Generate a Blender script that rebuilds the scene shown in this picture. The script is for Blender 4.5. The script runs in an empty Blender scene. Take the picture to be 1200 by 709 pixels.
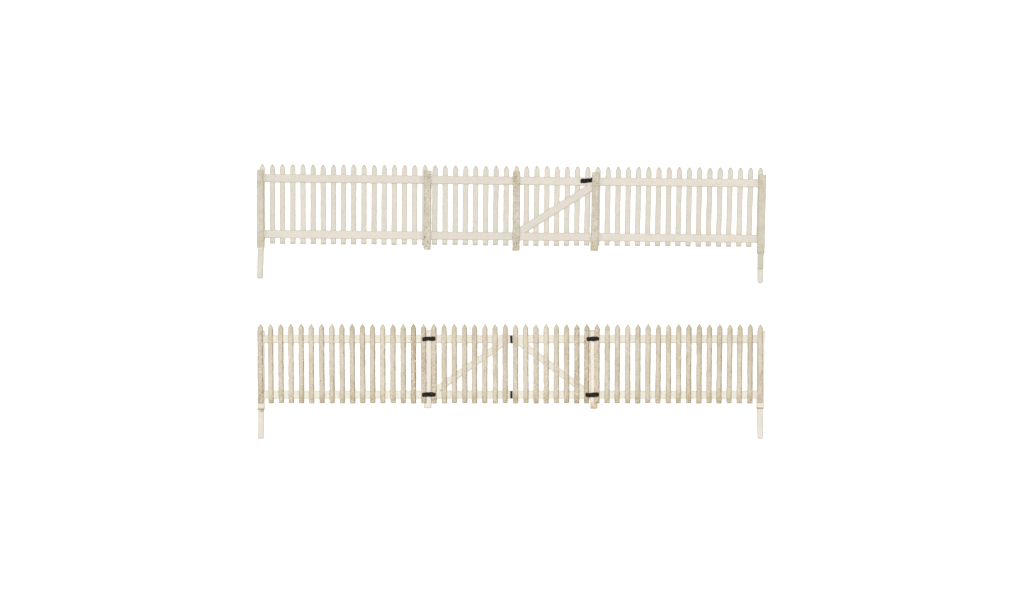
import bpy, bmesh, math, random

# ---------------------------------------------------------------- units
S = 0.00065                      # one layout unit in metres (a fence is about 38 cm long)
CX, CY = 600.0, 354.5            # middle of the layout
D = 2.2                          # camera height above the fences
scene = bpy.context.scene

# ---------------------------------------------------------------- camera
cam_d = bpy.data.cameras.new('camera')
cam = bpy.data.objects.new('camera', cam_d)
scene.collection.objects.link(cam)
cam.location = (0, 0, D + 5 * S)
cam.rotation_euler = (0, 0, 0)   # straight down on the sheet
cam_d.sensor_fit = 'HORIZONTAL'
cam_d.sensor_width = 36.0
cam_d.lens = 36.0 * D / (1200 * S)
cam_d.clip_start = 0.05
cam_d.clip_end = 100
scene.camera = cam

# ---------------------------------------------------------------- light
world = bpy.data.worlds.new('World')
scene.world = world
world.use_nodes = True
bg = world.node_tree.nodes['Background']
bg.inputs[0].default_value = (1.0, 0.99, 0.975, 1)
bg.inputs[1].default_value = 0.38


def softbox(name, loc, size, watts):
    l = bpy.data.lights.new(name, 'AREA')
    l.shape = 'DISK'
    l.size = size
    l.energy = watts
    l.color = (1.0, 0.99, 0.975)
    o = bpy.data.objects.new(name, l)
    scene.collection.objects.link(o)
    o.location = loc
    d = -o.location
    o.rotation_euler = d.to_track_quat('-Z', 'Y').to_euler()
    return o


softbox('studio_lamp', (-0.12, 0.12, 3.0), 0.8, 95)

scene.view_settings.view_transform = 'Standard'
scene.view_settings.look = 'None'
scene.view_settings.exposure = 0
scene.view_settings.gamma = 1
scene.view_settings.use_curve_mapping = False


# ---------------------------------------------------------------- materials
class Nodes:
    """small helper for writing node trees"""

    def __init__(self, name):
        self.m = bpy.data.materials.new(name)
        self.m.use_nodes = True
        self.t = self.m.node_tree
        self.bsdf = self.t.nodes['Principled BSDF']
        self.n('ShaderNodeNewGeometry', 'geo')
        sc = self.t.nodes.new('ShaderNodeVectorMath')
        sc.operation = 'SCALE'
        sc.inputs[3].default_value = 1.0 / S
        self.t.links.new(self.geo.outputs['Position'], sc.inputs[0])
        oi = self.t.nodes.new('ShaderNodeObjectInfo')
        self.rand = oi.outputs['Random']
        sc2 = self.t.nodes.new('ShaderNodeSeparateColor')
        self.t.links.new(oi.outputs['Color'], sc2.inputs[0])
        self.stain = sc2.outputs[0]
        cmb = self.t.nodes.new('ShaderNodeCombineXYZ')
        self.link(self.math('MULTIPLY', self.rand, 900.0), cmb.inputs[2])
        add = self.t.nodes.new('ShaderNodeVectorMath')
        add.operation = 'ADD'
        self.link(sc.outputs[0], add.inputs[0])
        self.link(cmb.outputs[0], add.inputs[1])
        self.pos = add.outputs[0]          # in layout units, shuffled for each piece
        uv = self.t.nodes.new('ShaderNodeUVMap')
        uv.uv_map = 'UVMap'
        sep = self.t.nodes.new('ShaderNodeSeparateXYZ')
        self.link(uv.outputs[0], sep.inputs[0])
        self.u, self.v = sep.outputs[0], sep.outputs[1]

    def n(self, kind, attr):
        setattr(self, attr, self.t.nodes.new(kind))

    def link(self, a, b):
        self.t.links.new(a, b)

    def put(self, val, sock):
        if isinstance(val, (int, float)):
            sock.default_value = val
        elif isinstance(val, tuple):
            sock.default_value = val
        else:
            self.link(val, sock)

    def math(self, op, a, b=0.0, c=0.0):
        m = self.t.nodes.new('ShaderNodeMath')
        m.operation = op
        self.put(a, m.inputs[0]); self.put(b, m.inputs[1]); self.put(c, m.inputs[2])
        return m.outputs[0]

    def noise(self, freq, detail=2.0, stretch=(1, 1, 1), rough=0.5):
        mp = self.t.nodes.new('ShaderNodeMapping')
        mp.inputs['Scale'].default_value = stretch
        self.link(self.pos, mp.inputs[0])
        nz = self.t.nodes.new('ShaderNodeTexNoise')
        nz.inputs['Scale'].default_value = freq
        nz.inputs['Detail'].default_value = detail
        nz.inputs['Roughness'].default_value = rough
        self.link(mp.outputs[0], nz.inputs['Vector'])
        return nz.outputs['Fac']

    def ramp(self, x, lo, hi, a=0.0, b=1.0):
        r = self.t.nodes.new('ShaderNodeMapRange')
        r.clamp = True
        r.interpolation_type = 'SMOOTHSTEP'
        self.put(x, r.inputs['Value'])
        r.inputs['From Min'].default_value = lo
        r.inputs['From Max'].default_value = hi
        r.inputs['To Min'].default_value = a
        r.inputs['To Max'].default_value = b
        return r.outputs['Result']

    def mix(self, f, a, b):
        m = self.t.nodes.new('ShaderNodeMix')
        m.data_type = 'RGBA'
        self.put(f, m.inputs['Factor'])
        for val, s in ((a, m.inputs['A']), (b, m.inputs['B'])):
            if isinstance(val, tuple):
                s.default_value = (*val, 1)
            else:
                self.link(val, s)
        return m.outputs['Result']

    def scale(self, col, f):
        m = self.t.nodes.new('ShaderNodeVectorMath')
        m.operation = 'SCALE'
        self.link(col, m.inputs[0])
        self.put(f, m.inputs[3])
        return m.outputs[0]

    def finish(self, col, rough=0.8, bump=None, strength=0.3, dist=0.4, spec=0.2):
        self.link(col, self.bsdf.inputs['Base Color'])
        self.put(rough, self.bsdf.inputs['Roughness'])
        self.bsdf.inputs['Specular IOR Level'].default_value = spec
        if bump is not None:
            b = self.t.nodes.new('ShaderNodeBump')
            b.inputs['Strength'].default_value = strength
            b.inputs['Distance'].default_value = dist * S
            self.link(bump, b.inputs['Height'])
            self.link(b.outputs[0], self.bsdf.inputs['Normal'])
        return self.m


def lin(r, g, b, k=1.0):
    f = lambda c: ((c / 255 + 0.055) / 1.055) ** 2.4 if c > 10 else c / 255 / 12.92
    return tuple(f(c) * k for c in (r, g, b))


K = 0.72        # paint reflectance against the blown-out white sheet


def L(r, g, b):
    return lin(r, g, b, K)


def paint(name, warm, cool, grey, edge=0.5, foot=None):
    n = Nodes(name)
    big = n.noise(0.055, 2)
    col = n.mix(n.ramp(big, 0.36, 0.64), warm, cool)
    ed = n.math('ABSOLUTE', n.math('SUBTRACT', n.u, 0.5))
    worn = n.math('MULTIPLY', n.ramp(ed, 0.30, 0.5), n.ramp(n.noise(0.22, 3), 0.3, 0.62))
    col = n.mix(n.math('MULTIPLY', worn, edge), col, grey)
    ends = n.ramp(n.math('ABSOLUTE', n.math('SUBTRACT', n.v, 0.5)), 0.455, 0.5)
    col = n.mix(n.math('MULTIPLY', ends, 0.6), col, grey)
    if foot:
        col = n.mix(n.math('MULTIPLY', n.ramp(n.v, 0.11, 0.03), n.ramp(n.noise(0.3, 2), 0.3, 0.6, 0.35, 1.0)), col, foot)
    fine = n.noise(0.75, 2)
    col = n.scale(col, n.ramp(fine, 0.3, 0.7, 0.93, 1.06))
    col = n.scale(col, n.math('MULTIPLY_ADD', n.rand, 0.05, 0.975))
    return n.finish(col, 0.75, fine, 0.15)


def granular(name, base, light, dark, olive, grain=1.0):
    n = Nodes(name)
    col = n.mix(n.ramp(n.noise(0.12, 2), 0.38, 0.62), base, light)
    ed = n.math('ABSOLUTE', n.math('SUBTRACT', n.v, 0.5))
    col = n.mix(n.math('MULTIPLY', n.ramp(n.noise(0.09, 3, (1, 0.5, 1)), 0.46, 0.66),
                       n.ramp(ed, 0.18, 0.46, 0.25, 0.8)), col, olive)
    g = n.noise(0.8, 2, (1, 1, 1), 0.6)
    amt = n.ramp(ed, 0.05, 0.45, 0.42 * grain, 0.95 * grain)
    col = n.mix(n.math('MULTIPLY', n.ramp(g, 0.53, 0.66), amt), col, dark)
    col = n.mix(n.math('MULTIPLY', n.ramp(g, 0.46, 0.34), 0.6 * grain), col, light)
    return n.finish(col, 0.9, g, 0.6 * grain, 0.9)


def weathered(name, base, pink, wash, dark, tip, rough=0.0):
    n = Nodes(name)
    col = n.mix(n.ramp(n.noise(0.07, 2), 0.36, 0.64), base, pink)
    streak = n.noise(0.5, 3, (1, 0.12, 1), 0.6)
    side = n.math('ABSOLUTE', n.math('SUBTRACT', n.u, 0.43))
    patch = n.noise(0.075, 2, (1, 0.6, 1))
    worn = n.math('MULTIPLY', n.ramp(side, 0.2, 0.44), n.ramp(streak, 0.32, 0.56))
    worn = n.math('MULTIPLY', worn, n.ramp(patch, 0.34, 0.6, 0.35, 1.0))
    col = n.mix(n.math('MULTIPLY', worn, n.math('MULTIPLY_ADD', n.stain, 0.6, 0.4)), col, wash)
    film = n.ramp(n.noise(0.06, 3, (1, 0.55, 1)), 0.42, 0.62)
    col = n.mix(n.math('MULTIPLY', film, n.math('MULTIPLY', n.stain, 0.5)), col, wash)
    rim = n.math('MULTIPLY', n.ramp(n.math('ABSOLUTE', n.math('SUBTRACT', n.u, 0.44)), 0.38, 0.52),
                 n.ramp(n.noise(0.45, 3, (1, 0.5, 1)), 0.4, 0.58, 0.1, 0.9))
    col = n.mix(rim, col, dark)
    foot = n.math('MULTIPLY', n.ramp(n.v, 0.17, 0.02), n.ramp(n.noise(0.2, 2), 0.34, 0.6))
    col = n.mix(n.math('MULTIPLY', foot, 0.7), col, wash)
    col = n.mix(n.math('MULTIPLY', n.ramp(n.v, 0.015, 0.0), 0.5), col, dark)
    top = n.math('MULTIPLY', n.ramp(n.v, 0.80, 0.97), n.ramp(n.noise(0.05, 1), 0.42, 0.6))
    col = n.mix(n.math('MULTIPLY', top, 0.6), col, tip)
    g = n.noise(0.75, 3, (1, 0.8, 1), 0.65)
    col = n.mix(n.math('MULTIPLY', n.ramp(g, 0.54, 0.68), 0.58 + 0.37 * rough), col, dark)
    chip = n.noise(0.45, 3, (1, 0.7, 1))
    col = n.mix(n.math('MULTIPLY', n.ramp(chip, 0.54, 0.68), 0.4 + 0.3 * rough), col, L(240, 234, 222))
    col = n.scale(col, n.math('MULTIPLY_ADD', n.rand, 0.10, 0.95))
    return n.finish(col, 0.9, g, 0.35 + 0.3 * rough, 0.7)


M = {}
M['cream'] = paint('cream_painted_wood', L(226, 218, 206), L(220, 216, 203), L(188, 182, 165), 0.6)
M['cream_rail'] = paint('cream_painted_rail', L(228, 220, 209), L(223, 219, 207), L(202, 197, 184), 0.28)
M['post'] = granular('speckled_wood', L(208, 201, 185), L(224, 217, 202), L(136, 127, 101), L(205, 196, 160))
M['post_smooth'] = granular('lightly_speckled_wood', L(212, 206, 190), L(219, 213, 199), L(158, 150, 124), L(206, 198, 164), 0.75)
M['peg'] = paint('smooth_peg', L(228, 222, 209), L(219, 217, 203), L(206, 203, 188))
M['peg_pale'] = paint('pale_peg', L(234, 228, 217), L(230, 226, 214), L(214, 206, 190))
M['glue'] = paint('brown_glue', L(176, 158, 122), L(206, 192, 164), L(140, 120, 86), 0.6)
M['peg_dull'] = paint('dull_peg', L(212, 208, 193), L(207, 204, 190), L(198, 194, 180))
M['pale'] = paint('pale_painted_wood', L(240, 234, 220), L(238, 235, 221), L(224, 218, 202), 0.4)
M['pale_post'] = paint('pale_painted_post', L(240, 235, 224), L(238, 234, 221), L(218, 208, 188), 0.5)
M['stained_post'] = paint('stained_painted_post', L(244, 237, 222), L(242, 237, 218), L(200, 180, 142), 0.5, L(206, 188, 154))
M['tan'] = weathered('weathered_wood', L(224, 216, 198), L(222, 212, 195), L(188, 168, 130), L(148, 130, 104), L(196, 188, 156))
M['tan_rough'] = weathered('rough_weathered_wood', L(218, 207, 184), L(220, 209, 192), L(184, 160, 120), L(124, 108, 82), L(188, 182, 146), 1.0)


def black_paint():
    n = Nodes('black_paint')
    g = n.noise(0.5, 3)
    col = n.mix(n.ramp(g, 0.4, 0.7), (0.006, 0.004, 0.0035), (0.036, 0.021, 0.018))
    return n.finish(col, 0.75, g, 0.5, 0.8, 0.12)


M['black'] = black_paint()


def sheet_mat():
    n = Nodes('white_card')
    col = n.mix(n.noise(0.03, 2), (0.90, 0.90, 0.90), (0.92, 0.92, 0.92))
    return n.finish(col, 0.95, None, spec=0.05)


M['sheet'] = sheet_mat()


# ---------------------------------------------------------------- mesh building
def link(o):
    scene.collection.objects.link(o)
    return o


class Frame:
    """a fence's own frame: photograph measurements (right, down) become
    the fence's local units (right, up) with the fence's tilt taken out"""

    def __init__(self, ox, oy, deg):
        self.ox, self.oy, self.a = ox, oy, math.radians(deg)

    def __call__(self, x, y):
        dx, dy = x - self.ox, -(y - self.oy)
        c, s = math.cos(-self.a), math.sin(-self.a)
        return (c * dx - s * dy, s * dx + c * dy)


def smooth_noise(rng, n, amp, step=3):
    k = [rng.uniform(-1, 1) for _ in range(n // step + 3)]
    out = []
    for i in range(n):
        t = i / step
        j = int(t)
        f = t - j
        f = f * f * (3 - 2 * f)
        out.append(amp * ((k[j] * (1 - f) + k[j + 1] * f) + 0.45 * rng.uniform(-1, 1)))
    return out


def piece(name, mat, parent, p0, p1, width, z0, z1, profile=None, bevel=0.7,
          jit=0.12, seed=0, rows=None, taper=(1, 1), zj=0.08):
    """one length of timber (or strip of metal) from p0 to p1, lofted from a
    chamfered section; profile(s, length) gives the width factor along it"""
    rng = random.Random(seed)
    dx, dy = p1[0] - p0[0], p1[1] - p0[1]
    ln = math.hypot(dx, dy)
    ux, uy = dx / ln, dy / ln
    nx, ny = uy, -ux                       # to the right when looking along
    n = rows or max(6, int(ln / 4))
    ts = [0.0, min(bevel, ln * 0.2)] + [ln * i / n for i in range(1, n)]
    if profile:
        ts += [ln - e for e in (4.6, 3.6, 2.6, 1.6, 0.8, 0.25) if e < ln * 0.5]
    ts += [ln - min(bevel, ln * 0.2), ln]
    ts = sorted(set(round(t, 3) for t in ts))
    ts = [t for i, t in enumerate(ts) if i == 0 or t - ts[i - 1] > 0.12]
    m = len(ts)
    jl, jr, jz = (smooth_noise(rng, m, jit) for _ in range(3))
    verts, uvs, faces = [], [], []
    for i, t in enumerate(ts):
        f = t / ln
        half = width / 2 * (taper[0] * (1 - f) + taper[1] * f)
        pf = profile(t, ln) if profile else 1.0
        l = max(half * pf + jl[i] * min(1, pf * 1.2), 0.25)
        r = max(half * pf + jr[i] * min(1, pf * 1.2), 0.25)
        b = min(bevel, 0.42 * (l + r))
        zt = z1 + jz[i] * zj / max(jit, 1e-6)
        if i in (0, m - 1):
            zt -= b
        sec = [(-l, z0), (-l, zt - b), (-l + b, zt), (0, zt + 0.02), (r - b, zt), (r, zt - b), (r, z0)]
        for q, z in sec:
            verts.append((p0[0] + ux * t + nx * q, p0[1] + uy * t + ny * q, z))
            uvs.append((0.5 + q / (2 * max(l, r, 0.01)), f))
    w = 7
    for i in range(m - 1):
        a, c = i * w, (i + 1) * w
        for j in range(w - 1):
            faces.append((a + j, a + j + 1, c + j + 1, c + j))
        faces.append((a + w - 1, a, c, c + w - 1))
    faces.append(tuple(range(w))[::-1])
    faces.append(tuple((m - 1) * w + j for j in range(w)))
    # the piece's origin is the middle of its lower end
    loc = (p0[0], p0[1], z0)
    me = bpy.data.meshes.new(name)
    me.from_pydata([((x - loc[0]) * S, (y - loc[1]) * S, (z - loc[2]) * S) for x, y, z in verts], [], faces)
    uvl = me.uv_layers.new(name='UVMap')
    for lp in me.loops:
        uvl.data[lp.index].uv = uvs[lp.vertex_index]
    bm = bmesh.new()
    bm.from_mesh(me)
    bmesh.ops.recalc_face_normals(bm, faces=bm.faces)
    bm.to_mesh(me)
    bm.free()
    me.materials.append(mat)
    o = link(bpy.data.objects.new(name, me))
    OFF[o.name] = loc
    if parent:
        o.parent = parent
        po = OFF.get(parent.name, (0, 0, 0))
        o.location = tuple((loc[k] - po[k]) * S for k in range(3))
    return o


OFF = {}


def empty(name, parent=None, at=(0, 0, 0)):
    o = link(bpy.data.objects.new(name, None))
    o.empty_display_size = 0.01
    OFF[o.name] = at
    if parent:
        o.parent = parent
        po = OFF.get(parent.name, (0, 0, 0))
        o.location = tuple((at[k] - po[k]) * S for k in range(3))
    return o


def spear(t, ln):
    """width factor of a picket with a short blunt spear point at its top"""
    e = max(0.0, ln - t)
    if e >= 4.5:
        return 1.0
    return 0.14 + 0.86 * e / 4.5


def blunt(t, ln):
    """the upper fence's rounder picket point"""
    e = max(0.0, ln - t)
    if e >= 4.2:
        return 1.0
    return 0.24 + 0.76 * (e / 4.2) ** 0.85


def rounded(t, ln):
    e = max(0.0, ln - t)
    if e >= 3.2:
        return 1.0
    return 0.35 + 0.65 * math.sqrt(max(0.0, 1 - (1 - e / 3.2) ** 2))


def lumpy(t, ln):
    e = max(0.0, min(t, ln - t))
    return 0.55 + 0.45 * min(1, e / 1.3)


# ---------------------------------------------------------------- the surface
me = bpy.data.meshes.new('ground')
me.from_pydata([(-4, -4, 0), (4, -4, 0), (4, 4, 0), (-4, 4, 0)], [], [(0, 1, 2, 3)])
me.uv_layers.new(name='UVMap')
me.materials.append(M['sheet'])
ground = link(bpy.data.objects.new('ground', me))
ground['kind'] = 'structure'
ground['label'] = 'plain white sheet under the two fences'

# ---------------------------------------------------------------- upper fence (seen from the rail side)
R1 = -0.46
F = Frame(599.5, 292.0, R1)
f1 = empty('picket_fence')
f1.location = ((599.5 - CX) * S, (CY - 292.0) * S, 0)
f1.rotation_euler = (0, 0, math.radians(R1))
f1['label'] = 'upper cream picket fence, rail side up, with one braced gate and one black latch'
f1['category'] = 'fence'
f1['group'] = 'model picket fences laid one above the other'


def rail1_y(x, base, slope=0.0091):
    return base + (x - 318.0) * slope


gate1_at = (*F(651.5, 287.0), 0)
gate1 = empty('gate', f1, gate1_at)
gate1['label'] = 'narrow gate with one diagonal brace and a black latch'

for i in range(50):
    xt = 306.9 + 11.941 * i
    yt = 191.9 + 4.6 * i / 49
    lean = 0.3 - 2.7 * i / 49
    rng = random.Random(100 + i)
    xb = xt + lean + rng.uniform(-0.2, 0.2)
    yb = yt + 93.6 + rng.uniform(-0.4, 0.4) - (0.8 if i > 30 else 0)
    par = gate1 if 617 < xt < 691 else f1
    if i in (0, 49):
        yb = yt + 88
    piece('picket', M['cream'], par, F(xb, yb), F(xt + rng.uniform(-0.15, 0.15), yt + rng.uniform(-0.3, 0.3)),
          6.15, 0.3 + rng.uniform(0, 0.04), 2.0 + rng.uniform(-0.05, 0.05), blunt, 0.6, 0.13, 100 + i)

# posts (x at top, y top, x at bottom, y bottom)
POST1 = [(304.7, 198.9, 305.4, 289.9), (501.3, 200.0, 500.5, 292.3),
         (605.4, 201.1, 604.5, 293.5), (698.0, 202.0, 696.4, 293.7), (893.6, 204.9, 891.4, 296.8)]
for k, (xt, yt, xb, yb) in enumerate(POST1):
    p = piece('post', M['post_smooth' if k in (0, 4) else 'post'], f1, F(xb, yb), F(xt, yt), 8.3, 1.75, 6.6, None, 0.7, 0.25, 20 + k, rows=40,
              taper=(1, 1) if k else (1, 0.88))
    if k == 0:
        q = piece('peg', M['peg'], p, F(304.4, 326.2), F(305.5, 289.4), 6.7, 2.2, 5.4, None, 0.8, 0.12, 61)
        q = piece('collar', M['peg'], p, F(305.4, 293.3), F(305.5, 288.8), 7.2, 1.95, 5.9, None, 0.5, 0.08, 63)
    if k == 4:
        piece('peg', M['peg_dull'], p, F(891.1, 315.2), F(891.4, 296.3), 6.6, 2.2, 5.4, None, 0.8, 0.1, 62)
        piece('peg_end', M['peg'], p, F(891.0, 314.9), F(890.9, 332.0), 6.3, 2.1, 5.3, rounded, 0.9, 0.1, 64)

SEG1 = [(308.0, 498.5, f1), (503.5, 603.0, f1), (607.5, 695.5, gate1), (700.5, 890.5, f1)]
for k, (xa, xb, par) in enumerate(SEG1):
    for r, (y0, thick) in enumerate(((208.6, 9.4), (274.1, 9.2))):
        sl = 0.0105 if r == 0 else 0.0098
        piece('rail', M['cream_rail'], par, F(xa, rail1_y(xa, y0, sl)), F(xb, rail1_y(xb, y0, sl)),
              thick, 1.85, 4.2, None, 0.5, 0.16, 200 + 2 * k + r)
piece('brace', M['cream_rail'], gate1, F(608.0, 272.0), F(695.5, 217.6), 9.0, 1.87, 3.9, None, 0.6, 0.15, 230)
lt = piece('latch', M['black'], gate1, F(680.1, 212.3), F(693.9, 211.6), 5.4, 4.1, 5.4, lumpy, 0.4, 0.5, 241, rows=12)
piece('latch_tip', M['black'], lt, F(692.3, 211.6), F(693.9, 208.3), 2.2, 4.2, 5.3, None, 0.4, 0.1, 242, rows=4)

# ---------------------------------------------------------------- lower fence (seen from the picket side)
G = Frame(598.5, 475.0, -0.05)
f2 = empty('picket_fence')
f2.location = ((598.5 - CX) * S, (CY - 475.0) * S, 0)
f2.rotation_euler = (0, 0, math.radians(-0.05))
f2['label'] = 'lower tan weathered picket fence, picket side up, double gate with black hinges'
f2['category'] = 'fence'
f2['group'] = 'model picket fences laid one above the other'

gl = empty('gate', f2, (*G(551.5, 474.0), 0))
gl['label'] = 'gate leaf whose diagonal brace rises to the right'
gr = empty('gate', f2, (*G(646.0, 474.0), 0))
gr['label'] = 'gate leaf whose diagonal brace falls to the right'

STAIN = {0: 0.8, 7: 0.75, 8: 0.6, 9: 0.6, 12: 0.2, 13: 0.25, 14: 0.45, 15: 1.0, 16: 0.85, 17: 0.9, 18: 0.6}


def stain(i):
    if i in STAIN:
        return STAIN[i]
    r = random.Random(900 + i).uniform(-0.2, 0.25)
    return max(0.0, min(1.0, (0.7 if i > 38 else 0.45) + r))


for i in range(50):
    xt = 304.9 + 11.963 * i
    yt = 379.6 + 0.5 * i / 49
    rng = random.Random(500 + i)
    lean = 0.9 - 1.8 * i / 49
    xb = xt + lean + rng.uniform(-0.35, 0.35)
    yb = 472.3 + rng.uniform(-0.3, 0.3)
    par = f2
    if 17 <= i <= 24:
        par = gl
    elif 25 <= i <= 32:
        par = gr
    mat = M['tan_rough'] if i in (0, 15, 16, 17, 31, 32, 33) else M['tan']
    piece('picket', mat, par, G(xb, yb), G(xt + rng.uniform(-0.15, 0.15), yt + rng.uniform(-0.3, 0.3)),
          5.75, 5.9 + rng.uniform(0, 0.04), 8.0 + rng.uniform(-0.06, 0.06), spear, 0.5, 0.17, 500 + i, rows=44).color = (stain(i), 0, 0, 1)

POST2 = [(305.4, 387.4, 305.9, 479.6, 8.0), (502.0, 386.9, 501.0, 478.4, 8.3),
         (695.2, 387.0, 695.9, 478.9, 7.9), (892.0, 387.6, 890.8, 479.0, 8.2)]
for k, (xt, yt, xb, yb, w) in enumerate(POST2):
    p = piece('post', M['stained_post' if k == 2 else 'pale_post'], f2, G(xb, yb), G(xt, yt), w, 0.3, 5.6, None, 0.7, 0.18, 40 + k, rows=24)
    if k == 0:
        piece('peg', M['peg_pale'], p, G(305.4, 514.1), G(305.9, 479.0), 6.5, 0.8, 4.4, None, 0.8, 0.12, 71)
        piece('collar', M['glue'], p, G(305.7, 480.5), G(305.7, 478.6), 7.6, 0.6, 5.9, None, 0.4, 0.3, 73, rows=5)
        piece('glue_lump', M['glue'], p, G(306.9, 483.0), G(306.7, 479.9), 2.6, 3.5, 5.0, lumpy, 0.5, 0.3, 74, rows=5)
    if k == 3:
        piece('peg', M['peg_pale'], p, G(890.7, 478.5), G(891.0, 514.7), 6.5, 0.8, 4.4, rounded, 0.9, 0.12, 72)
        piece('collar', M['glue'], p, G(890.9, 478.8), G(890.9, 477.3), 7.7, 0.6, 5.8, None, 0.4, 0.15, 75, rows=5)

SEG2 = [(308.5, 498.5, f2), (504.0, 598.4, gl), (600.4, 692.4, gr), (698.5, 888.5, f2)]
for k, (xa, xb, par) in enumerate(SEG2):
    for r, (y0, thick) in enumerate(((397.2, 9.1), (462.3, 8.8))):
        piece('rail', M['pale'], par, G(xa, y0), G(xb, y0 + 0.1), thick, 3.6, 6.0, None, 0.5, 0.14, 300 + 2 * k + r)
piece('brace', M['pale'], gl, G(507.5, 459.3), G(598.0, 395.8), 7.4, 3.9, 5.8, None, 0.6, 0.14, 331)
piece('brace', M['pale'], gr, G(601.0, 395.2), G(692.0, 463.2), 7.4, 3.9, 5.8, None, 0.6, 0.14, 332)

HINGE = [(494.8, 397.4, 510.4, 396.8, gl), (494.6, 462.3, 510.7, 462.2, gl),
         (702.2, 396.9, 687.2, 397.4, gr), (702.0, 462.5, 685.9, 462.6, gr)]
for k, (xa, ya, xb, yb, par) in enumerate(HINGE):
    piece('hinge', M['black'], par, G(xa, ya), G(xb, yb), 4.9, 7.9, 9.2, lumpy, 0.4, 0.5, 400 + k, rows=13)
piece('clasp', M['black'], gl, G(599.4, 402.2), G(598.9, 393.1), 2.4, 5.2, 7.0, None, 0.5, 0.14, 411, rows=7)
piece('clasp', M['black'], gl, G(599.2, 466.9), G(599.2, 458.1), 2.3, 5.2, 7.0, None, 0.5, 0.14, 412, rows=7)

# small flecks of paint and glue
PICKETS = {}
for o in list(scene.objects):
    if o.name.startswith('picket') and o.type == 'MESH' and o.parent in (f2, gl, gr):
        PICKETS[round((OFF[o.name][0] + 598.5 - 305.4) / 11.93)] = o
FLECKS = [('black', 6, 375.5, 446.4, 1.3, 1.2, 7.7, 8.25), ('pale', 17, 507.9, 450.6, 1.7, 1.5, 7.7, 8.7),
          ('pale', 17, 507.2, 463.9, 1.6, 2.0, 7.7, 8.4), ('glue', 32, 685.9, 401.6, 2.4, 1.6, 7.7, 8.4),
          ('pale', 32, 687.4, 457.3, 2.8, 1.4, 7.7, 8.5), ('pale', 33, 701.0, 457.9, 2.2, 1.2, 7.7, 8.5),
          ('pale', 16, 495.6, 403.0, 1.5, 1.6, 7.7, 8.4)]
for k, (m, i, x, y, w, h, za, zb) in enumerate(FLECKS):
    piece('fleck', M[m], PICKETS[i], G(x, y + h / 2), G(x + 0.2, y - h / 2), w, za, zb, lumpy, 0.3, 0.2, 700 + k, rows=5)
